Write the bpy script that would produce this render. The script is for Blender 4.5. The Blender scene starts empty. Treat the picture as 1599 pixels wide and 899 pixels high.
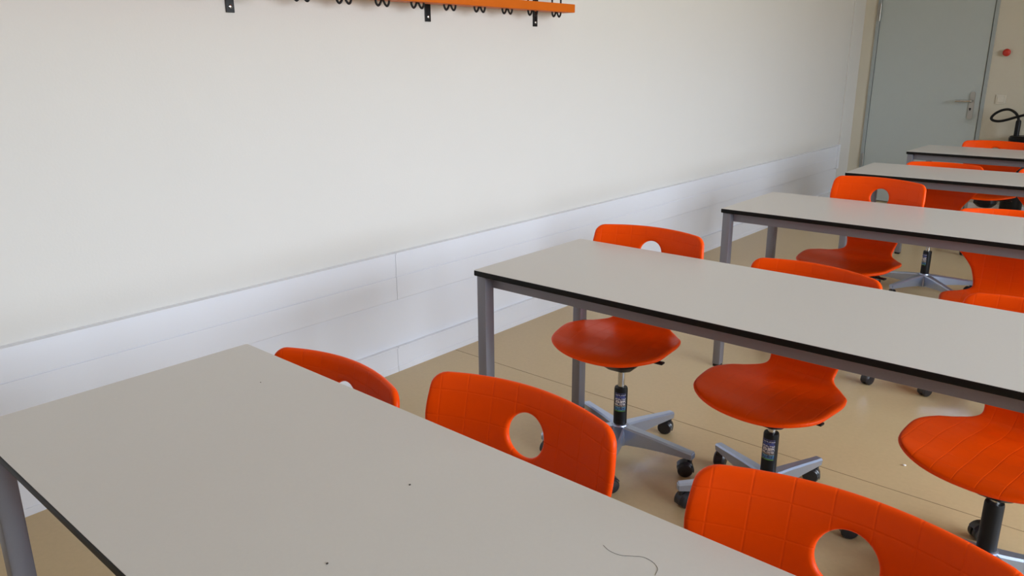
import bpy, bmesh, math, random
import numpy as np
from mathutils import Vector, Matrix
from mathutils.geometry import delaunay_2d_cdt

random.seed(4)
S = bpy.context.scene
COL = S.collection

# ------------------------------------------------------------------ camera
CAM = (2.6726, -0.0404, 1.4189)
YAW, PITCH, ROLL, FPX = 0.71015, 0.28468, -0.00584, 1208.58
cy_, sy_ = math.cos(YAW), math.sin(YAW)
fwd = Vector((-sy_ * math.cos(PITCH), cy_ * math.cos(PITCH), -math.sin(PITCH)))
rgt = Vector((cy_, sy_, 0)); upv = rgt.cross(fwd)
r_ = math.cos(ROLL) * rgt + math.sin(ROLL) * upv
u_ = -math.sin(ROLL) * rgt + math.cos(ROLL) * upv
cam_d = bpy.data.cameras.new('camera'); cam = bpy.data.objects.new('camera', cam_d); COL.objects.link(cam)
cam_d.sensor_width = 36.0; cam_d.lens = FPX / 1599 * 36.0; cam_d.clip_start = 0.02
M = Matrix((r_, u_, -fwd)).transposed().to_4x4(); M.translation = Vector(CAM)
cam.matrix_world = M
S.camera = cam

# ------------------------------------------------------------------ view, sky, daylight
S.view_settings.view_transform = 'Standard'; S.view_settings.look = 'None'
S.view_settings.gamma = 1.0; S.view_settings.use_curve_mapping = False
S.view_settings.exposure = 2.0
S.cycles.use_denoising = True
S.cycles.max_bounces = 10; S.cycles.diffuse_bounces = 7
ROOM_X, ROOM_Y0, ROOM_Y1, ROOM_Z = 6.6, -3.2, 8.523, 3.0
WIN_Z0, WIN_Z1 = 0.95, 2.9
WINS = [(-0.5, 1.3), (1.55, 3.55), (3.8, 5.8)]
SKY = 4.75
w = bpy.data.worlds.new('sky'); S.world = w; w.use_nodes = True
nt = w.node_tree; bg = nt.nodes['Background']; bg.inputs[1].default_value = SKY
tc = nt.nodes.new('ShaderNodeTexCoord'); sp = nt.nodes.new('ShaderNodeSeparateXYZ'); rp = nt.nodes.new('ShaderNodeValToRGB')
nt.links.new(tc.outputs['Generated'], sp.inputs[0])
mr = nt.nodes.new('ShaderNodeMapRange'); mr.inputs[1].default_value = -1; mr.inputs[2].default_value = 1
nt.links.new(sp.outputs[2], mr.inputs[0]); nt.links.new(mr.outputs[0], rp.inputs[0]); nt.links.new(rp.outputs[0], bg.inputs[0])
e = rp.color_ramp.elements
e[0].position = 0.47; e[0].color = (0.42, 0.37, 0.275, 1)
e[1].position = 0.53; e[1].color = (0.70, 0.78, 0.88, 1)
x = e.new(0.66); x.color = (0.84, 0.95, 1.10, 1)
x = e.new(1.0); x.color = (0.66, 0.84, 1.06, 1)
for i, (a, b) in enumerate(WINS):
    ld = bpy.data.lights.new('window_daylight', 'AREA'); ld.shape = 'RECTANGLE'
    ld.size = b - a - 0.1; ld.size_y = WIN_Z1 - WIN_Z0 - 0.1
    ld.cycles.is_portal = True
    lo = bpy.data.objects.new('window_daylight', ld); COL.objects.link(lo)
    lo.location = (ROOM_X + 0.12, (a + b) / 2, (WIN_Z0 + WIN_Z1) / 2)
    lo.rotation_euler = (math.radians(90), 0, math.radians(90))

# ------------------------------------------------------------------ materials
def mat(name, col, rough=0.5, metal=0.0, spec=0.5, noise=None, bump=None, extra=None):
    m = bpy.data.materials.new(name); m.use_nodes = True
    n = m.node_tree.nodes; l = m.node_tree.links; p = n['Principled BSDF']
    p.inputs['Base Color'].default_value = (*col, 1); p.inputs['Roughness'].default_value = rough
    p.inputs['Metallic'].default_value = metal; p.inputs['Specular IOR Level'].default_value = spec
    tcn = n.new('ShaderNodeTexCoord')
    if noise:
        sc, amt = noise
        t = n.new('ShaderNodeTexNoise'); t.inputs['Scale'].default_value = sc; t.inputs['Detail'].default_value = 5
        l.new(tcn.outputs['Object'], t.inputs[0])
        mx = n.new('ShaderNodeMix'); mx.data_type = 'RGBA'
        mx.inputs[6].default_value = (*[c * (1 - amt) for c in col], 1); mx.inputs[7].default_value = (*[min(1, c * (1 + amt)) for c in col], 1)
        l.new(t.outputs[0], mx.inputs[0]); l.new(mx.outputs[2], p.inputs['Base Color'])
    if bump:
        sc, st, di = bump
        t = n.new('ShaderNodeTexNoise'); t.inputs['Scale'].default_value = sc; t.inputs['Detail'].default_value = 2
        l.new(tcn.outputs['Object'], t.inputs[0])
        b = n.new('ShaderNodeBump'); b.inputs['Strength'].default_value = st; b.inputs['Distance'].default_value = di
        l.new(t.outputs[0], b.inputs['Height']); l.new(b.outputs[0], p.inputs['Normal'])
    return m

MAT = {
 'wall': mat('wall_paint', (0.665, 0.65, 0.62), 0.75, spec=0.25, noise=(3, .012), bump=(120, .12, .002)),
 'wallback': mat('cream_wall_paint', (0.62, 0.585, 0.485), 0.75, spec=0.25, noise=(3, .012), bump=(120, .12, .002)),
 'ceiling': mat('ceiling_paint', (0.84, 0.83, 0.80), 0.9, spec=0.1),
 'duct': mat('white_plastic_duct', (0.77, 0.79, 0.85), 0.42, spec=0.4, noise=(2, .01)),
 'floor': mat('tan_linoleum', (0.56, 0.425, 0.235), 0.34, spec=0.5, noise=(60, .07), bump=(90, .06, .002)),
 'seam': mat('floor_seam', (0.22, 0.15, 0.08), 0.7),
 'laminate': mat('grey_laminate', (0.62, 0.61, 0.605), 0.32, spec=0.45, noise=(180, .02), bump=(400, .05, .0005)),
 'edge': mat('black_edge', (0.004, 0.004, 0.004), 0.5, spec=0.22),
 'frame': mat('silver_lacquer', (0.22, 0.22, 0.25), 0.40, metal=0.4, noise=(300, .03)),
 'alu': mat('silver_base_sky_tint', (0.44, 0.515, 0.68), 0.30, metal=0.85, noise=(200, .03)),  # silver metal, blue of the reflected sky mixed into its base colour
 'black': mat('black_plastic', (0.006, 0.006, 0.007), 0.42, spec=0.3, bump=(500, .05, .0005)),
 'wheel': mat('caster_wheel', (0.012, 0.012, 0.015), 0.32, spec=0.5),
 'chrome': mat('chrome_steel', (0.55, 0.54, 0.52), 0.22, metal=1.0),
 'steel': mat('brushed_steel', (0.42, 0.41, 0.38), 0.34, metal=0.9),
 'door': mat('blue_grey_door', (0.46, 0.51, 0.50), 0.55, spec=0.35, noise=(30, .015)),
 'doorframe': mat('grey_door_frame', (0.36, 0.40, 0.40), 0.5, spec=0.4),
 'gap': mat('painted_gap_shade', (0.03, 0.03, 0.03), 0.9),
 'rackwood': mat('orange_rack', (0.60, 0.125, 0.003), 0.5, spec=0.2, noise=(12, .05)),
 'red': mat('red_button', (0.55, 0.03, 0.015), 0.35),
 'white': mat('white_switch', (0.68, 0.645, 0.55), 0.4),
 'winframe': mat('window_frame', (0.5, 0.5, 0.5), 0.5),
 'crumb': mat('white_crumb', (0.85, 0.85, 0.82), 0.8),
 'speck': mat('dark_speck', (0.03, 0.025, 0.02), 0.8),
}
def glass_mat():
    m = bpy.data.materials.new('window_glass'); m.use_nodes = True; n = m.node_tree.nodes; l = m.node_tree.links
    n.remove(n['Principled BSDF']); out = n['Material Output']
    t = n.new('ShaderNodeBsdfTransparent'); g = n.new('ShaderNodeBsdfGlossy'); g.inputs['Roughness'].default_value = 0.02
    f = n.new('ShaderNodeFresnel'); f.inputs[0].default_value = 1.45; x = n.new('ShaderNodeMixShader')
    l.new(f.outputs[0], x.inputs[0]); l.new(t.outputs[0], x.inputs[1]); l.new(g.outputs[0], x.inputs[2]); l.new(x.outputs[0], out.inputs[0])
    return m
MAT['glass'] = glass_mat()

def orange_mat():
    m = mat('orange_shell', (0.95, 0.075, 0.0005), 0.36, spec=0.15)
    n = m.node_tree.nodes; l = m.node_tree.links; p = n['Principled BSDF']
    uv = n.new('ShaderNodeUVMap'); uv.uv_map = 'shell'
    sp = n.new('ShaderNodeSeparateXYZ'); l.new(uv.outputs[0], sp.inputs[0])
    lines = []
    for k, (pitch, off) in enumerate(((0.056, 0.028), (0.056, 0.018))):
        a = n.new('ShaderNodeMath'); a.operation = 'ADD'; a.inputs[1].default_value = off + 5.6; l.new(sp.outputs[k], a.inputs[0])
        b = n.new('ShaderNodeMath'); b.operation = 'PINGPONG'; b.inputs[1].default_value = pitch / 2; l.new(a.outputs[0], b.inputs[0])
        c = n.new('ShaderNodeMapRange'); c.interpolation_type = 'SMOOTHSTEP'; c.inputs[1].default_value = 0.0004; c.inputs[2].default_value = 0.0022
        c.inputs[3].default_value = 0; c.inputs[4].default_value = 1; l.new(b.outputs[0], c.inputs[0]); lines.append(c)
    mn = n.new('ShaderNodeMath'); mn.operation = 'MINIMUM'; l.new(lines[0].outputs[0], mn.inputs[0]); l.new(lines[1].outputs[0], mn.inputs[1])
    tcn = n.new('ShaderNodeTexCoord'); t = n.new('ShaderNodeTexNoise'); t.inputs['Scale'].default_value = 330; t.inputs['Detail'].default_value = 1
    l.new(tcn.outputs['Object'], t.inputs[0])
    b1 = n.new('ShaderNodeBump'); b1.inputs['Strength'].default_value = 0.42; b1.inputs['Distance'].default_value = 0.0010
    l.new(mn.outputs[0], b1.inputs['Height'])
    b2 = n.new('ShaderNodeBump'); b2.inputs['Strength'].default_value = 0.16; b2.inputs['Distance'].default_value = 0.0007
    l.new(t.outputs[0], b2.inputs['Height']); l.new(b1.outputs[0], b2.inputs['Normal']); l.new(b2.outputs[0], p.inputs['Normal'])
    # the moulded lines are a touch duller than the field
    rr = n.new('ShaderNodeMapRange'); rr.inputs[3].default_value = 0.50; rr.inputs[4].default_value = 0.36
    l.new(mn.outputs[0], rr.inputs[0]); l.new(rr.outputs[0], p.inputs['Roughness'])
    return m
MAT['orange'] = orange_mat()

def sticker_mat():
    m = mat('gas_lift_sticker', (0.5, 0.5, 0.5), 0.4); n = m.node_tree.nodes; l = m.node_tree.links; p = n['Principled BSDF']
    tcn = n.new('ShaderNodeTexCoord'); sp = n.new('ShaderNodeSeparateXYZ'); l.new(tcn.outputs['Object'], sp.inputs[0])
    mr = n.new('ShaderNodeMapRange'); mr.inputs[1].default_value = 0.186; mr.inputs[2].default_value = 0.258; l.new(sp.outputs[2], mr.inputs[0])
    rp = n.new('ShaderNodeValToRGB'); rp.color_ramp.interpolation = 'CONSTANT'; l.new(mr.outputs[0], rp.inputs[0])
    el = rp.color_ramp.elements
    cols = [(0, (.10, .30, .06)), (.06, (.05, .16, .35)), (.2, (.12, .30, .40)), (.26, (.30, .22, .14)), (.33, (.55, .52, .50)), (.42, (.10, .12, .2)), (.46, (.65, .63, .62)),
            (.6, (.12, .14, .3)), (.64, (.6, .6, .62)), (.7, (.06, .09, .30)), (.86, (.5, .5, .55)), (.9, (.05, .06, .15))]
    el[0].position, el[0].color = cols[0][0], (*cols[0][1], 1); el[1].position, el[1].color = cols[-1][0], (*cols[-1][1], 1)
    for ps, c in cols[1:-1]:
        q = el.new(ps); q.color = (*c, 1)
    t = n.new('ShaderNodeTexNoise'); t.inputs['Scale'].default_value = 260; l.new(tcn.outputs['Object'], t.inputs[0])
    mx = n.new('ShaderNodeMix'); mx.data_type = 'RGBA'; mx.inputs[7].default_value = (.02, .02, .05, 1)
    th = n.new('ShaderNodeMath'); th.operation = 'GREATER_THAN'; th.inputs[1].default_value = 0.56; l.new(t.outputs[0], th.inputs[0]); l.new(th.outputs[0], mx.inputs[0])
    l.new(rp.outputs[0], mx.inputs[6]); l.new(mx.outputs[2], p.inputs['Base Color'])
    return m
MAT['sticker'] = sticker_mat()

# ------------------------------------------------------------------ mesh helpers
def obj(name, bm, m, parent=None, smooth=False, loc=None):
    me = bpy.data.meshes.new(name); bmesh.ops.recalc_face_normals(bm, faces=bm.faces[:]); bm.to_mesh(me); bm.free()
    if smooth:
        for p in me.polygons: p.use_smooth = True
        if smooth != 'all': me.set_sharp_from_angle(angle=math.radians(smooth))
    o = bpy.data.objects.new(name, me); COL.objects.link(o)
    for k in (m if isinstance(m, (list, tuple)) else [m]): me.materials.append(MAT[k])
    if parent: o.parent = parent
    if loc: o.location = loc
    return o
def tag(o, label=None, cat=None, group=None, kind=None):
    if label: o['label'] = label
    if cat: o['category'] = cat
    if group: o['group'] = group
    if kind: o['kind'] = kind
    return o
def thing(name, label, cat, loc=(0, 0, 0), rz=0, group=None):
    o = bpy.data.objects.new(name, None); o.empty_display_size = 0.1; COL.objects.link(o)
    o.location = loc; o.rotation_euler = (0, 0, rz)
    return tag(o, label, cat, group)
def struct(name, bm, m, **k):
    return tag(obj(name, bm, m, **k), kind='structure')
def add_box(bm, x0, x1, y0, y1, z0, z1, bev=0, seg=2):
    g = bmesh.ops.create_cube(bm, size=1)['verts']
    for v in g: v.co = Vector(((x0 + x1) / 2 + v.co.x * (x1 - x0), (y0 + y1) / 2 + v.co.y * (y1 - y0), (z0 + z1) / 2 + v.co.z * (z1 - z0)))
    if bev:
        ed = list({e for v in g for e in v.link_edges})
        bmesh.ops.bevel(bm, geom=ed, offset=bev, segments=seg, affect='EDGES', profile=0.5)
def box(*a, **k):
    bm = bmesh.new(); add_box(bm, *a, **k); return bm
def add_lathe(bm, prof, n=24, c=(0, 0, 0), axis='z', a0=0, a1=2 * math.pi):
    full = abs(a1 - a0) > 6.28; rows = []
    for r, h in prof:
        row = []
        for i in range(n if full else n + 1):
            t = a0 + (a1 - a0) * i / n
            p = (r * math.cos(t), r * math.sin(t), h)
            if axis == 'x': p = (p[2], p[0], p[1])
            if axis == 'y': p = (p[1], p[2], p[0])
            row.append(bm.verts.new((c[0] + p[0], c[1] + p[1], c[2] + p[2])))
        rows.append(row)
    m = len(rows[0])
    for a, b in zip(rows[:-1], rows[1:]):
        for i in range(m if full else m - 1):
            j = (i + 1) % m
            bm.faces.new((a[i], a[j], b[j], b[i]))
    if full:
        for row in (rows[0], rows[-1]):
            if prof[0 if row is rows[0] else -1][0] > 1e-5: bm.faces.new(row)
    bmesh.ops.remove_doubles(bm, verts=[v for r in rows for v in r], dist=1e-6)
def add_tube(bm, pts, r, n=10, close=False):
    P = [Vector(p) for p in pts]; rows = []; up = None
    for i, p in enumerate(P):
        a = P[i - 1] if (i or close) else p; b = P[(i + 1) % len(P)] if (i < len(P) - 1 or close) else p
        t = (b - a).normalized()
        if up is None: up = t.orthogonal().normalized()
        up = (up - t * up.dot(t)).normalized(); sd = t.cross(up)
        rr = r[i] if isinstance(r, (list, tuple)) else r
        rows.append([bm.verts.new(p + rr * (math.cos(2 * math.pi * k / n) * up + math.sin(2 * math.pi * k / n) * sd)) for k in range(n)])
    m = len(rows)
    for i in range(m if close else m - 1):
        a, b = rows[i], rows[(i + 1) % m]
        for k in range(n): bm.faces.new((a[k], a[(k + 1) % n], b[(k + 1) % n], b[k]))
    if not close: bm.faces.new(rows[0]); bm.faces.new(rows[-1])
def spline(pts, n=10, closed=False):
    P = [Vector(p) for p in pts]; out = []
    Q = [P[-1]] + P + P[:2] if closed else [2 * P[0] - P[1]] + P + [2 * P[-1] - P[-2]]
    for i in range(1, len(Q) - 2):
        a, b, c, d = Q[i - 1:i + 3]
        for k in range(n):
            t = k / n; out.append(.5 * ((2 * b) + (c - a) * t + (2 * a - 5 * b + 4 * c - d) * t * t + (-a + 3 * b - 3 * c + d) * t ** 3))
    if not closed: out.append(Q[-2])
    return out

# ------------------------------------------------------------------ room shell
T = 0.15
struct('floor', box(0, ROOM_X, ROOM_Y0, ROOM_Y1 + T, -0.1, 0), 'floor')
struct('ceiling', box(0, ROOM_X, ROOM_Y0, ROOM_Y1, ROOM_Z, ROOM_Z + 0.1), 'ceiling')
struct('wall_left', box(-T, 0, ROOM_Y0 - T, ROOM_Y1 + T, -0.1, ROOM_Z + 0.1), 'wall')
struct('wall_front', box(0, ROOM_X, ROOM_Y0 - T, ROOM_Y0, -0.1, ROOM_Z + 0.1), 'wall')
DX0, DX1, DZ = 0.128, 1.182, 2.12                      # outer door frame
bm = bmesh.new()
add_box(bm, 0, DX0, ROOM_Y1, ROOM_Y1 + T, -0.1, ROOM_Z + 0.1); add_box(bm, DX1, ROOM_X, ROOM_Y1, ROOM_Y1 + T, -0.1, ROOM_Z + 0.1)
add_box(bm, DX0, DX1, ROOM_Y1, ROOM_Y1 + T, DZ, ROOM_Z + 0.1)
struct('wall_back', bm, 'wallback')
bm = bmesh.new()
add_box(bm, ROOM_X, ROOM_X + T, ROOM_Y0 - T, ROOM_Y1 + T, -0.1, WIN_Z0); add_box(bm, ROOM_X, ROOM_X + T, ROOM_Y0 - T, ROOM_Y1 + T, WIN_Z1, ROOM_Z + 0.1)
ed = [ROOM_Y0 - T] + [v for ab in WINS for v in ab] + [ROOM_Y1 + T]
for a, b in zip(ed[0::2], ed[1::2]): add_box(bm, ROOM_X, ROOM_X + T, a, b, WIN_Z0, WIN_Z1)
struct('wall_right', bm, 'wall')
for i, (a, b) in enumerate(WINS):
    wo = struct('window_%d' % (i + 1), box(ROOM_X + .07, ROOM_X + .076, a + .05, b - .05, WIN_Z0 + .05, WIN_Z1 - .05), 'glass')
    bm = bmesh.new()
    for y0, y1, z0, z1 in ((a, a + .055, WIN_Z0, WIN_Z1), (b - .055, b, WIN_Z0, WIN_Z1), ((a + b) / 2 - .04, (a + b) / 2 + .04, WIN_Z0 + .05, WIN_Z1 - .05), (a + .05, b - .05, WIN_Z0, WIN_Z0 + .055), (a + .05, b - .05, WIN_Z1 - .055, WIN_Z1)):
        add_box(bm, ROOM_X + .05, ROOM_X + .10, y0, y1, z0, z1)
    obj('window_frame', bm, 'winframe', wo)

# floor: welded seams of the linoleum
struct('trim_1', box(0.02, ROOM_X, 2.594, 2.5965, 0, 0.0006), 'seam')
# wall duct (two lengths, butt joint), end trim and skirting
def duct(name, y0, y1):
    # profile in x,z
    P = [(0, .357), (.022, .357), (.024, .360), (.024, .4665), (.0205, .4675), (.0205, .4695), (.024, .4705), (.024, .572), (.030, .574), (.030, .581), (.0, .582)]
    bm = bmesh.new(); A = [bm.verts.new((x, y0, z)) for x, z in P]; B = [bm.verts.new((x, y1, z)) for x, z in P]
    for i in range(len(P)):
        j = (i + 1) % len(P); bm.faces.new((A[i], A[j], B[j], B[i]))
    bm.faces.new(A); bm.faces.new(B)
    return struct(name, bm, 'duct')
duct('trim_2', ROOM_Y0, 2.2215); duct('trim_3', 2.2235, 8.11)
# end cap of the duct and the upright cover strip in the corner
bm = bmesh.new(); add_box(bm, 0, .033, 8.112, 8.165, .350, .590, bev=.003); struct('trim_4', bm, 'duct')
struct('trim_5', box(0, .010, 8.195, ROOM_Y1, 0, ROOM_Z, bev=.002), 'wall')
struct('trim_6', box(0, .006, ROOM_Y0, 8.19, .126, .357), 'duct')
bm = bmesh.new()
for a, b in ((ROOM_Y0, 2.212), (2.2140, 8.19)):
    add_box(bm, 0, .018, a, b, 0.0, .118); add_box(bm, 0, .026, a, b, .118, .126, bev=.002); add_box(bm, 0, .021, a, b, 0.0, .028, bev=.001)
struct('baseboard_left', bm, 'duct')
bm = bmesh.new(); add_box(bm, 0.012, DX0, ROOM_Y1 - .012, ROOM_Y1, 0, .08); add_box(bm, DX1, ROOM_X, ROOM_Y1 - .012, ROOM_Y1, 0, .08)
struct('baseboard_back', bm, 'duct')

# ------------------------------------------------------------------ door
LX0, LX1 = 0.163, 1.146
door = struct('door_1', box(LX0, LX1, ROOM_Y1 - .004, ROOM_Y1 + .04, 0.006, DZ - .035, bev=.002), 'door')
tag(door, 'blue-grey flush door with a steel lever handle in the far wall', 'door')
bm = bmesh.new()
for x0, x1, z0, z1 in ((DX0, LX0 - .004, 0, DZ), (LX1 + .006, DX1, 0, DZ), (LX0 - .004, LX1 + .006, DZ - .031, DZ)):
    add_box(bm, x0, x1, ROOM_Y1 - .014, ROOM_Y1 + .12, z0, z1, bev=.002)
obj('door_frame', bm, 'doorframe', door)
obj('gap_shade_sheet', box(LX0 - .004, LX1 + .006, ROOM_Y1 + .042, ROOM_Y1 + .06, 0, DZ - .03), 'gap', door)  # dark sheet behind the leaf, coloured as the shade in the door gap
for z0, z1 in ((1.783, 1.951), (.354, .482)):
    bm = bmesh.new(); add_lathe(bm, [(.009, z0), (.009, z1)], 12, (LX0 - .004, ROOM_Y1 - .022, 0))
    add_box(bm, LX0 - .030, LX0 - .004, ROOM_Y1 - .018, ROOM_Y1 - .013, z0 + .004, z1 - .004)
    obj('hinge', bm, 'steel', door, smooth=35)
bm = bmesh.new()
pl = []
for k in range(25):
    a = math.pi * k / 24; pl.append((1.078 + .022 * math.cos(a), 1.098 + .022 * math.sin(a)))
for k in range(25):
    a = math.pi + math.pi * k / 24; pl.append((1.078 + .022 * math.cos(a), .887 + .022 * math.sin(a)))
A = [bm.verts.new((x, ROOM_Y1 - .004, z)) for x, z in pl]; B = [bm.verts.new((x, ROOM_Y1 - .013, z)) for x, z in pl]
for i in range(len(pl)): bm.faces.new((A[i], A[(i + 1) % len(pl)], B[(i + 1) % len(pl)], B[i]))
bm.faces.new(A); bm.faces.new(B)
obj('handle_plate', bm, 'steel', door, smooth=35)
bm = bmesh.new()
add_tube(bm, spline([(1.082, ROOM_Y1 - .006, 1.035), (1.082, ROOM_Y1 - .045, 1.035), (1.072, ROOM_Y1 - .060, 1.035), (1.04, ROOM_Y1 - .064, 1.035), (.945, ROOM_Y1 - .064, 1.034)], 8), .0105, 12)
obj('handle_lever', bm, 'chrome', door, smooth=40)
bm = bmesh.new(); add_lathe(bm, [(.009, 0), (.009, .003)], 14, (1.072, ROOM_Y1 - .0165, .962), 'y'); add_box(bm, 1.0685, 1.0755, ROOM_Y1 - .0165, ROOM_Y1 - .0135, .944, .962)
obj('keyhole', bm, 'black', door)

# ------------------------------------------------------------------ wall fittings by the door
bt = thing('push_button', 'round red push button on the cream wall right of the door', 'button', (1.299, ROOM_Y1, 1.471))
bm = bmesh.new(); add_lathe(bm, [(.026, 0), (.026, -.012), (.022, -.014)], 24, axis='y'); obj('collar', bm, 'white', bt, smooth=40)
bm = bmesh.new(); add_lathe(bm, [(.014, -.012), (.014, -.022), (.031, -.024), (.033, -.030), (.026, -.040), (.012, -.044), (.0, -.045)], 24, axis='y'); obj('button_head', bm, 'red', bt, smooth=40)
sw = thing('light_switch', 'small white square light switch below the red button', 'switch', (1.31, ROOM_Y1, 1.056))
obj('switch_plate', box(-.042, .042, -.008, 0, -.042, .042, bev=.003), 'white', sw); obj('rocker', box(-.028, .028, -.013, -.008, -.028, .028, bev=.003), 'white', sw)

# black canister with a looped hose standing against the far wall
CX, CY = 1.555, 8.36
cn = thing('hose_canister', 'black canister with a looped black hose beyond the farthest chair', 'canister', (CX, CY, 0))
bm = bmesh.new(); add_lathe(bm, [(.085, 0), (.09, .01), (.09, .60), (.084, .63), (.07, .645)], 32); obj('body', bm, 'black', cn, smooth=40)
bm = bmesh.new()
pf = [(.07, .645)]
for k in range(5): pf += [(.108, .655 + .016 * k), (.108, .663 + .016 * k), (.101, .665 + .016 * k), (.101, .669 + .016 * k)]
pf += [(.102, .737), (.09, .745), (0, .746)]
add_lathe(bm, pf, 36); obj('ribbed_cap', bm, 'black', cn, smooth=30)
bm = bmesh.new(); add_lathe(bm, [(.022, .745), (.022, .872), (.016, .885), (0, .886)], 18, (-.05, -.01, 0)); obj('hose_socket', bm, 'black', cn, smooth=40)
bm = bmesh.new()
add_tube(bm, spline([(-.05, -.01, .87), (-.058, -.01, .905), (-.085, -.005, .945), (-.135, 0, .973), (-.19, 0, .968), (-.245, .005, .935), (-.272, .01, .895), (-.255, .01, .873), (-.205, .0, .868), (-.14, -.03, .885), (-.07, -.04, .912), (.0, -.04, .935), (.08, -.03, .955), (.13, 0, .93), (.14, .0, .85), (.12, 0, .755), (.10, 0, .735)], 10), .0115, 12)
obj('hose', bm, 'black', cn, smooth='all')

# ------------------------------------------------------------------ coat rack
rk = thing('coat_rack', 'orange wall coat rack with black wire hooks at the top left of the wall', 'coat rack', (0, 2.2, 1.66))
def L(p): return (p[0], p[1] - 2.2, p[2] - 1.66)
RX0, RX1, RY0, RY1, RZ0, RZ1 = .055, .135, .30, 3.430, 1.661, 1.702
obj('rail_board', box(RX0, RX1, RY0 - 2.2, RY1 - 2.2, RZ0 - 1.66, RZ1 - 1.66, bev=.003), 'rackwood', rk)
for y in (.55, 1.53, 2.497, 3.26):
    bm = bmesh.new()
    add_box(bm, .0, .007, y - .016 - 2.2, y + .016 - 2.2, 1.592 - 1.66, 1.83 - 1.66, bev=.001)
    add_box(bm, .0, .056, y - .016 - 2.2, y + .016 - 2.2, 1.668 - 1.66, 1.676 - 1.66)
    b = obj('bracket', bm, 'black', rk)
    bm = bmesh.new(); add_lathe(bm, [(.0075, .007), (.0065, .010), (.003, .0115), (0, .0112)], 14, L((0, y, 1.612)), 'x'); obj('screw', bm, 'chrome', b, smooth=40)
HX = .098
for k in range(16):
    y = 3.318 - .1935 * k
    if y < RY0 + .05: break
    bm = bmesh.new()
    def W(dy, z, dx=0): return L((HX + dx, y + dy, z))
    # one bent wire: up, down behind the board, two loops, up again
    pts = [W(-.036, 1.79), W(-.036, 1.72), W(-.036, 1.665), W(-.033, 1.648), W(-.024, 1.639), W(-.014, 1.645), W(-.005, 1.660), W(0, 1.667), W(.005, 1.660), W(.014, 1.645), W(.024, 1.639), W(.033, 1.648), W(.036, 1.665), W(.036, 1.72), W(.036, 1.79)]
    pts += [W(.030, 1.825, .02), W(.0, 1.84, .035), W(-.030, 1.825, .02)]
    add_tube(bm, spline(pts, 6, closed=True), .0047, 8, close=True)
    obj('wire_hook', bm, 'black', rk, smooth='all')

# ------------------------------------------------------------------ tables
HT, ET, LEN, TW = 0.77, 0.019, 1.80, 0.597
def rounded(x0, x1, y0, y1, r, n=6):
    out = []
    for cx, cy, a in ((x1 - r, y1 - r, 0), (x0 + r, y1 - r, 90), (x0 + r, y0 + r, 180), (x1 - r, y0 + r, 270)):
        for k in range(n + 1):
            t = math.radians(a + 90 * k / n); out.append((cx + r * math.cos(t), cy + r * math.sin(t)))
    return out
def make_table(label, x, y, rz, tw):
    t = thing('classroom_table', label, 'table', (x, y, 0), rz, 'grey classroom tables in rows')
    bm = bmesh.new(); rows = []
    for ins, z in ((.0012, HT - ET + .002), (.0012, HT)):
        rows.append([bm.verts.new((a, b, z)) for a, b in rounded(ins, LEN - ins, ins, tw - ins, .006)])
    m = len(rows[0])
    for i in range(m): bm.faces.new((rows[0][i], rows[0][(i + 1) % m], rows[1][(i + 1) % m], rows[1][i]))
    bm.faces.new(rows[0]); bm.faces.new(rows[1])
    top = obj('tabletop', bm, 'laminate', t)
    bm = bmesh.new(); rows = []
    for ins, z in ((.0016, HT - .0004), (.0006, HT - .0016), (0, HT - .004), (0, HT - ET + .003), (.001, HT - ET + .0008), (.003, HT - ET), (.016, HT - ET)):
        rows.append([bm.verts.new((a, b, z)) for a, b in rounded(ins, LEN - ins, ins, tw - ins, max(.007 - ins * .3, .002))])
    for a, b in zip(rows[:-1], rows[1:]):
        for i in range(m): bm.faces.new((a[i], a[(i + 1) % m], b[(i + 1) % m], b[i]))
    bm.faces.new(rows[-1])
    obj('edge_band', bm, 'edge', top, smooth=40)
    IN, LW, LD = .008, .037, .042
    zt = HT - ET
    for lx in (IN, LEN - IN - LW):
        for ly in (IN, tw - IN - LD):
            lg = obj('leg', box(lx, lx + LW, ly, ly + LD, .012, zt, bev=.003), 'frame', t, smooth=30)
            obj('foot_cap', box(lx + .002, lx + LW - .002, ly + .002, ly + LD - .002, 0, .014, bev=.002), 'black', lg)
    z0, z1 = zt - .042, zt
    AB = .034
    obj('apron', box(IN + LW, LEN - IN - LW, IN + AB, IN + AB + .02, z0, z1, bev=.0015), 'frame', t)
    obj('apron', box(IN + LW, LEN - IN - LW, tw - IN - AB - .02, tw - IN - AB, z0, z1, bev=.0015), 'frame', t)
    obj('apron', box(IN + .008, IN + .028, IN + LD, tw - IN - LD, z0, z1, bev=.0015), 'frame', t)
    obj('apron', box(LEN - IN - .028, LEN - IN - .008, IN + LD, tw - IN - LD, z0, z1, bev=.0015), 'frame', t)
    return t
TABLES = [
 ('grey-topped table in the near foreground, filling the lower left', 1.0374, .2953, -.010, .578),
 ('grey-topped table in the second row, its whole left end and legs in view', .994, 1.7186, .0062, .597),
 ('grey-topped table in the third row, in the middle distance', 1.1214, 3.2273, .0078, .600),
 ('grey-topped table in the fourth row, just before the last one', 1.1636, 4.7774, .020, .600),
 ('grey-topped table in the farthest row, in front of the door', 1.1377, 6.1874, -.015, .600)]
for a in TABLES: make_table(*a)

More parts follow.
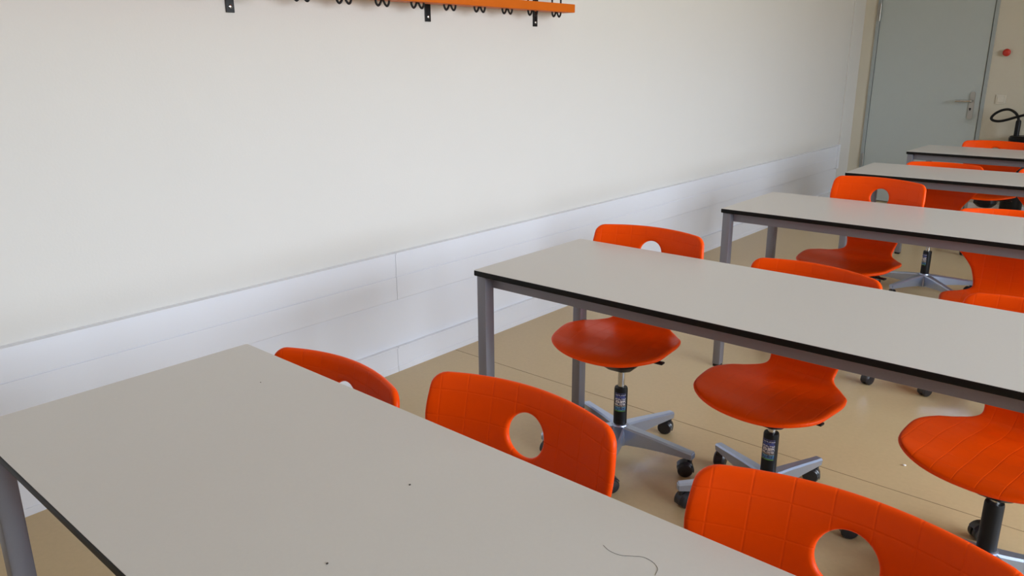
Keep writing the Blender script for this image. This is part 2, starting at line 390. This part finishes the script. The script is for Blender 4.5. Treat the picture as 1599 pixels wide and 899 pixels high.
# ------------------------------------------------------------------ chairs
Q = dict(yf=.1982, yr=.2115, rec=.0490, hb=.3785, ws=.2232, ww=.1139, wb=.2247, cb=.0514, arch=.0171, sh=.0971, hr=.0439, dip=-.0074, lip=.0155, cs=.0143, kr=.7314, pw=2.3325, af=.6526, cr=.0294, k2=.914)
def pchip(x, y, xi):
    x = np.asarray(x, float); y = np.asarray(y, float); h = np.diff(x); d = np.diff(y) / h; n = len(x); m = np.zeros(n)
    for i in range(1, n - 1):
        if d[i - 1] * d[i] > 0:
            w1 = 2 * h[i] + h[i - 1]; w2 = h[i] + 2 * h[i - 1]; m[i] = (w1 + w2) / (w1 / d[i - 1] + w2 / d[i])
    m[0] = d[0]; m[-1] = d[-1]
    k = np.clip(np.searchsorted(x, xi) - 1, 0, n - 2); t = (xi - x[k]) / h[k]; hh = h[k]
    return (2 * t**3 - 3 * t**2 + 1) * y[k] + (t**3 - 2 * t**2 + t) * hh * m[k] + (-2 * t**3 + 3 * t**2) * y[k + 1] + (t**3 - t**2) * hh * m[k + 1]
class Shell:
    def __init__(s):
        q = Q; yf, yr, rec, hb = q['yf'], q['yr'], q['rec'], q['hb']
        P = [(-yf, -q['lip']), (-yf + .045, -q['lip'] * .2), (-yf + .11, 0), (0, -q['dip']), (yr - .075, -q['dip'] * .3), (yr - .02, .03), (yr + .005, .085), (yr + .012, .15), (yr + .012 + .35 * (rec - .012), .15 + .45 * (hb - .15)), (yr + rec, hb)]
        s.pts = np.array([(v.x, v.y) for v in spline([(a, b, 0) for a, b in P], 14)])
        d = np.linalg.norm(np.diff(s.pts, axis=0), axis=1); s.s = np.concatenate([[0], np.cumsum(d)]); s.L = s.s[-1]
        s.sm = s.s[42]; s.sw = s.s[84]; s.sr = s.s[56]
    def prof(s, u):
        u = np.clip(u, 0, s.L); e = .008
        a, b = np.clip(u - e, 0, s.L), np.clip(u + e, 0, s.L)
        y = np.interp(u, s.s, s.pts[:, 0]); z = np.interp(u, s.s, s.pts[:, 1])
        ty = np.interp(b, s.s, s.pts[:, 0]) - np.interp(a, s.s, s.pts[:, 0]); tz = np.interp(b, s.s, s.pts[:, 1]) - np.interp(a, s.s, s.pts[:, 1])
        l = np.hypot(ty, tz); return y, z, -tz / l, ty / l
    def width(s, u):
        q = Q; L_ = s.L; sw = s.sr + .045
        xs = [s.sm * .5, s.sm, s.sr - .045, s.sr + .01, sw + .02, sw + .09, L_ - .135, L_ - .09, L_]
        ys = [q['ws'] * .965, q['ws'], q['ws'] * q['k2'], q['ws'] * q['kr'], q['ww'], q['ww'] * 1.12, q['wb'] * .98, q['wb'], q['wb'] * .965]
        w_ = pchip(xs, ys, np.clip(u, xs[0], L_)); a = s.sm * q['af']
        f = np.clip((a - u) / a, 0, 1); w_ = np.where(u < a, w_ * np.maximum(1 - f**q['pw'], 0)**(1 / q['pw']), w_)
        r = q['cr']; g = np.clip((u - (L_ - r)) / r, 0, 1); return w_ - r * (1 - np.sqrt(np.maximum(1 - g * g, 0)))
    def map(s, u, x):
        q = Q; b = np.clip((u - (s.sw + .03)) / (s.L - s.sw - .03), 0, 1); uu = u - q['arch'] * b * (x / q['wb'])**2
        y, z, ny, nz = s.prof(uu); bb = np.clip((uu - s.sr) / (s.L - .1 - s.sr), 0, 1); bb = bb * bb * (3 - 2 * bb)
        off = (x / q['wb'])**2 * (q['cb'] * bb + q['cs'] * (1 - bb))
        return np.stack([x, y + ny * off, z + nz * off], -1)
    def outline(s):
        a = s.sm * Q['af']; c = Q['cr']
        u = np.concatenate([a * (1 - np.cos(np.linspace(0, math.pi / 2, 40))), np.linspace(a, s.L - c, 75)[1:], s.L - c + c * np.sin(np.linspace(0, math.pi / 2, 14))[1:]])
        w_ = s.width(u); top = np.linspace(w_[-1], -w_[-1], 30)[1:-1]
        U = np.concatenate([u, np.full(28, s.L), u[::-1][:-1]]); X = np.concatenate([w_, top, -w_[::-1][:-1]])
        return np.stack([U, X], -1)
def resample(P, step):
    P = np.vstack([P, P[:1]]); d = np.concatenate([[0], np.cumsum(np.linalg.norm(np.diff(P, axis=0), axis=1))]); n = int(d[-1] / step)
    t = np.linspace(0, d[-1], n, endpoint=False); return np.stack([np.interp(t, d, P[:, 0]), np.interp(t, d, P[:, 1])], -1)
def inset(P, d):
    a = np.roll(P, -1, 0) - np.roll(P, 1, 0); n = np.stack([-a[:, 1], a[:, 0]], -1); n /= np.linalg.norm(n, axis=1)[:, None]
    area = np.sum(P[:, 0] * np.roll(P[:, 1], -1) - np.roll(P[:, 0], -1) * P[:, 1])
    return P + n * d * (1 if area > 0 else -1)
def pdist(Pt, Poly):
    a = Poly; b = np.roll(Poly, -1, 0); ab = b - a; ap = Pt[:, None] - a[None]
    t = np.clip((ap * ab[None]).sum(-1) / np.maximum((ab * ab).sum(-1), 1e-12), 0, 1)
    return np.linalg.norm(ap - t[..., None] * ab[None], axis=-1).min(1)
def inside(Pt, Poly):
    x, y = Pt[:, 0][:, None], Pt[:, 1][:, None]; x1, y1 = Poly[:, 0][None], Poly[:, 1][None]; x2, y2 = np.roll(Poly, -1, 0).T; x2, y2 = x2[None], y2[None]
    c = ((y1 > y) != (y2 > y)) & (x < (x2 - x1) * (y - y1) / (y2 - y1 + 1e-15) + x1); return c.sum(1) % 2 == 1
SH = Shell()
def shell_mesh():
    TH, RR = .0165, .0085
    O = resample(SH.outline(), .008)
    n = 44; t = np.linspace(0, 2 * math.pi, n, endpoint=False)
    H = np.stack([SH.L - Q['sh'] + Q['hr'] * np.sin(t), Q['hr'] * np.cos(t)], -1)
    pts = [O, H]
    for d in (.0012, .0035, .0075):
        R1 = inset(O, d); k = (pdist(R1, O) > d * .9) & inside(R1, O); pts.append(R1[k])
        f = (Q['hr'] + d) / Q['hr']; c = np.array([SH.L - Q['sh'], 0]); pts.append(c + (H - c) * f)
    g = .0115; uu = np.arange(0, SH.L, g); xx = np.arange(-.25, .25, g)
    G = np.stack(np.meshgrid(uu, xx, indexing='ij'), -1).reshape(-1, 2); G[:, 1] += (np.round(G[:, 0] / g).astype(int) % 2) * g / 2
    G = G[inside(G, O)]; G = G[(pdist(G, O) > .013) & (np.linalg.norm(G - np.array([SH.L - Q['sh'], 0]), axis=1) > Q['hr'] + .013)]; pts.append(G)
    V = np.vstack(pts); nO, nH = len(O), len(H)
    edges = [(i, (i + 1) % nO) for i in range(nO)] + [(nO + i, nO + (i + 1) % nH) for i in range(nH)]
    vo, eo, fo, ov, oe, of = delaunay_2d_cdt([Vector(p) for p in V], edges, [], 0, 1e-7)
    V = np.array([(v.x, v.y) for v in vo]); c = np.array([SH.L - Q['sh'], 0])
    cen = np.array([V[list(f)].mean(0) for f in fo])
    Hs = c + (H - c) * .998
    keep = inside(cen, O) & ~inside(cen, H)
    F = [f for f, k in zip(fo, keep) if k]
    d = np.minimum(pdist(V, O), pdist(V, H)); d = np.where(d < 1e-5, 0, d)
    h = TH / 2 * np.sqrt(np.maximum(1 - (1 - np.minimum(d / RR, 1))**2, 0))
    P = SH.map(V[:, 0], V[:, 1]); e = .002
    du = SH.map(np.minimum(V[:, 0] + e, SH.L), V[:, 1]) - SH.map(np.maximum(V[:, 0] - e, 0), V[:, 1]); dx = SH.map(V[:, 0], V[:, 1] + e) - SH.map(V[:, 0], V[:, 1] - e)
    N = np.cross(dx, du); N /= np.linalg.norm(N, axis=1)[:, None]
    A = P + N * h[:, None]; B = P - N * h[:, None]
    bm = bmesh.new(); uvl = bm.loops.layers.uv.new('shell')
    va = [bm.verts.new(p) for p in A]; vb = [va[i] if h[i] == 0 else bm.verts.new(B[i]) for i in range(len(B))]
    for f in F:
        for vs, idx in ((va, f), (vb, f[::-1])):
            try: fc = bm.faces.new([vs[i] for i in idx])
            except ValueError: continue
            for lp, i in zip(fc.loops, idx): lp[uvl].uv = (V[i, 1], SH.L - V[i, 0])
    bmesh.ops.delete(bm, geom=[v for v in bm.verts if not v.link_faces], context='VERTS')
    return bm
def hex_arm():
    # tapering arm along +x from hub to tip
    bm = bmesh.new(); rows = []
    for x, zt, zb, w_ in ((.012, .128, .052, .021), (.05, .123, .056, .020), (.11, .1165, .062, .018), (.18, .107, .066, .0165), (.262, .096, .067, .0155), (.292, .0925, .067, .0150)):
        wb_ = w_ * .80
        rows.append([bm.verts.new(p) for p in ((x, -wb_, zb), (x, wb_, zb), (x, w_, zt - .006), (x, w_ - .005, zt), (x, -w_ + .005, zt), (x, -w_, zt - .006))])
    for a, b in zip(rows[:-1], rows[1:]):
        for i in range(6): bm.faces.new((a[i], a[(i + 1) % 6], b[(i + 1) % 6], b[i]))
    bm.faces.new(rows[0]); bm.faces.new(rows[-1])
    bmesh.ops.bevel(bm, geom=[e for e in bm.edges if all(abs(v.co.x - .292) < 1e-5 for v in e.verts)], offset=.004, segments=2, affect='EDGES')
    return bm
def caster_bm(a):
    # twin wheel caster under the arm tip, swivelled by angle a
    bm = bmesh.new(); WR = .027
    for s_ in (-1, 1):
        y0, y1 = s_ * .004, s_ * .021
        add_lathe(bm, [(0, y0), (WR - .003, y0), (WR, y0 + s_ * .003), (WR, y1 - s_ * .005), (WR - .004, y1 - s_ * .001), (WR - .010, y1), (0, y1 + s_ * .001)], 24, (-.016, 0, WR), 'y')
    # hood over the wheels
    rows = []
    for k in range(11):
        t = math.radians(-15 + 165 * k / 10); rows.append([bm.verts.new((-.016 + r * math.cos(t), y, WR + r * math.sin(t))) for r, y in ((.0285, -.017), (.032, -.013), (.032, .013), (.0285, .017))])
    for p, q in zip(rows[:-1], rows[1:]):
        for i in range(4): bm.faces.new((p[i], p[(i + 1) % 4], q[(i + 1) % 4], q[i]))
    bm.faces.new(rows[0]); bm.faces.new(rows[-1])
    add_lathe(bm, [(.0085, .040), (.0085, .068)], 14)
    bmesh.ops.rotate(bm, cent=(0, 0, 0), matrix=Matrix.Rotation(a, 3, 'Z'), verts=bm.verts)
    return bm

MESH = {}
def shared(key, build, m, smooth):
    if key not in MESH:
        o = obj(key, build(), m, smooth=smooth); MESH[key] = o.data; bpy.data.objects.remove(o)
    return MESH[key]
def part(name, me, parent, loc=(0, 0, 0), rz=0):
    o = bpy.data.objects.new(name, me); COL.objects.link(o); o.parent = parent; o.location = loc; o.rotation_euler = (0, 0, rz); return o
def mech_bm():
    bm = bmesh.new(); rows = []
    # dished carrier under the shell, narrowing to the column
    for z, hx, hy in ((-.098, .036, .040), (-.092, .048, .052), (-.066, .074, .085), (-.060, .076, .090), (-.012, .070, .085)):
        c = min(hx, hy) * .45
        rows.append([bm.verts.new((x, y, z)) for x, y in ((hx, hy - c), (hx - c, hy), (-hx + c, hy), (-hx, hy - c), (-hx, -hy + c), (-hx + c, -hy), (hx - c, -hy), (hx, -hy + c))])
    for p, q in zip(rows[:-1], rows[1:]):
        for i in range(8): bm.faces.new((p[i], p[(i + 1) % 8], q[(i + 1) % 8], q[i]))
    bm.faces.new(rows[0]); bm.faces.new(rows[-1])
    bmesh.ops.bevel(bm, geom=list(bm.edges), offset=.002, segments=1, affect='EDGES')
    return bm
def piston_bm(z): 
    bm = bmesh.new(); add_lathe(bm, [(.0125, .25), (.0125, z)], 20); return bm
def tube_bm():
    bm = bmesh.new(); add_lathe(bm, [(.0245, .090), (.0245, .268), (.023, .274), (.013, .275)], 28); return bm
def hub_bm():
    bm = bmesh.new(); add_lathe(bm, [(.024, .046), (.032, .050), (.037, .075), (.034, .118), (.029, .130), (.0247, .132)], 28); return bm
def sticker_bm():
    bm = bmesh.new(); add_lathe(bm, [(.0250, .186), (.0250, .258)], 14, a0=math.radians(-50), a1=math.radians(50)); return bm
def lever_bm():
    bm = bmesh.new(); add_tube(bm, spline([(.03, -.01, -.040), (.09, -.012, -.038), (.13, -.014, -.036), (.155, -.014, -.036)], 6), .005, 10)
    add_box(bm, .130, .168, -.026, -.002, -.041, -.033, bev=.003); return bm
CO = (0.020, -.008)                                   # column position under the shell
def make_chair(label, x, y, rz, z, base, sticker=None, CO=CO):
    t = thing('swivel_chair', label, 'chair', (x, y, 0), rz, 'orange swivel chairs tucked in at the tables')
    part('seat_shell', shared('seat_shell', shell_mesh, 'orange', 'all'), t, (0, 0, z))
    part('seat_mechanism', shared('seat_mechanism', mech_bm, 'black', 35), t, (CO[0], CO[1], z))
    part('height_lever', shared('height_lever', lever_bm, 'black', 40), t, (CO[0], CO[1], z))
    ps = obj('piston', piston_bm(z - .09), 'chrome', t, smooth=40); ps.location = (CO[0], CO[1], 0)
    tb = part('gas_lift_tube', shared('gas_lift_tube', tube_bm, 'black', 40), t, (CO[0], CO[1], 0))
    if sticker is not None: part('sticker', shared('sticker', sticker_bm, 'sticker', 60), tb, (0, 0, 0), math.radians(sticker) - rz)
    part('base_hub', shared('base_hub', hub_bm, 'alu', 35), t, (CO[0], CO[1], 0))
    for k in range(5):
        a = math.radians(base + 72 * k) - rz
        arm = part('base_arm', shared('base_arm', hex_arm, 'alu', 25), t, (CO[0], CO[1], 0), a)
        v = k % 3
        part('caster', shared('caster%d' % v, lambda: caster_bm((.5, -1.0, 2.3)[v]), 'wheel', 35), arm, (.278, 0, 0))
    return t
VIEW = -58
CHAIRS = [
 ('orange swivel chair at the nearest table, closest to the wall, little of its back showing', 1.325, .704, .012, .394, 45, None),
 ('orange swivel chair in the middle of the nearest table, full round hole showing', 1.817, .761, .023, .444, 9, None),
 ('orange swivel chair at the nearest table, cut off by the bottom right corner', 2.418, .724, -.008, .465, 9, None),
 ('orange swivel chair at the second-row table nearest the wall, pale scuffs on its seat', 1.248, 2.198, .08, .445, 6, -62, (.020, .004)),
 ('orange swivel chair in the middle of the second-row table, turned slightly left', 1.819, 2.204, -.121, .402, 4, -85, (.015, .005)),
 ('orange swivel chair of the second-row table at the right picture edge', 2.441, 2.209, -.202, .396, 26, None),
 ('orange swivel chair at the third-row table, nearest the wall and raised higher', 1.569, 3.693, -.148, .493, 22, None),
 ('orange swivel chair at the third-row table, by the right picture edge', 2.198, 3.672, .109, .405, 1, None),
 ('orange swivel chair at the fourth-row table, the left one, silver base showing beneath', 1.563, 5.202, .020, .415, 30, -130),
 ('orange swivel chair at the fourth-row table, at the right edge with one corner showing', 2.175, 5.235, .01, .418, 12, None),
 ('orange swivel chair at the farthest table, in front of the black canister', 1.588, 6.727, .058, .433, 260, None)]
for a in CHAIRS: make_chair(*a)

# ------------------------------------------------------------------ crumbs
bm = bmesh.new(); bmesh.ops.create_icosphere(bm, subdivisions=2, radius=.0045)
for v in bm.verts: v.co = Vector((v.co.x * 1.3, v.co.y, v.co.z * .6 + .0025)) * random.uniform(.85, 1.15)
o = obj('crumb', bm, 'crumb', smooth='all', loc=(2.110, 2.796, .0004)); tag(o, 'tiny white crumb lying on the tan floor', 'crumb')
for (x, y, r), lab in zip(((1.8305, .6857, .0016), (1.8964, .4767, .0016), (1.2796, .7621, .0012)), ('tiny dark speck on the nearest tabletop, closest to its middle chair', 'tiny dark speck on the nearest tabletop, by the bottom of the picture', 'tiny dark speck on the nearest tabletop, close to the far left corner')):
    bm = bmesh.new(); bmesh.ops.create_icosphere(bm, subdivisions=2, radius=r)
    for v in bm.verts: v.co = Vector((v.co.x, v.co.y * 1.2, v.co.z * .5))
    tag(obj('speck', bm, 'speck', smooth='all', loc=(x, y, HT + r * .5)), lab, 'speck', 'specks on the nearest tabletop')
bm = bmesh.new()
hp = [(2.1573, .7512), (2.1715, .7459), (2.1874, .7470), (2.2000, .7548), (2.2148, .7636), (2.2306, .7622), (2.2422, .7541), (2.2465, .7402)]
add_tube(bm, spline([(x - 2.2, y - .755, 0) for x, y in hp], 6), .00022, 6)
tag(obj('hair', bm, 'speck', smooth='all', loc=(2.2, .755, HT + .0003)), 'thin wavy dark hair lying on the nearest tabletop', 'hair')
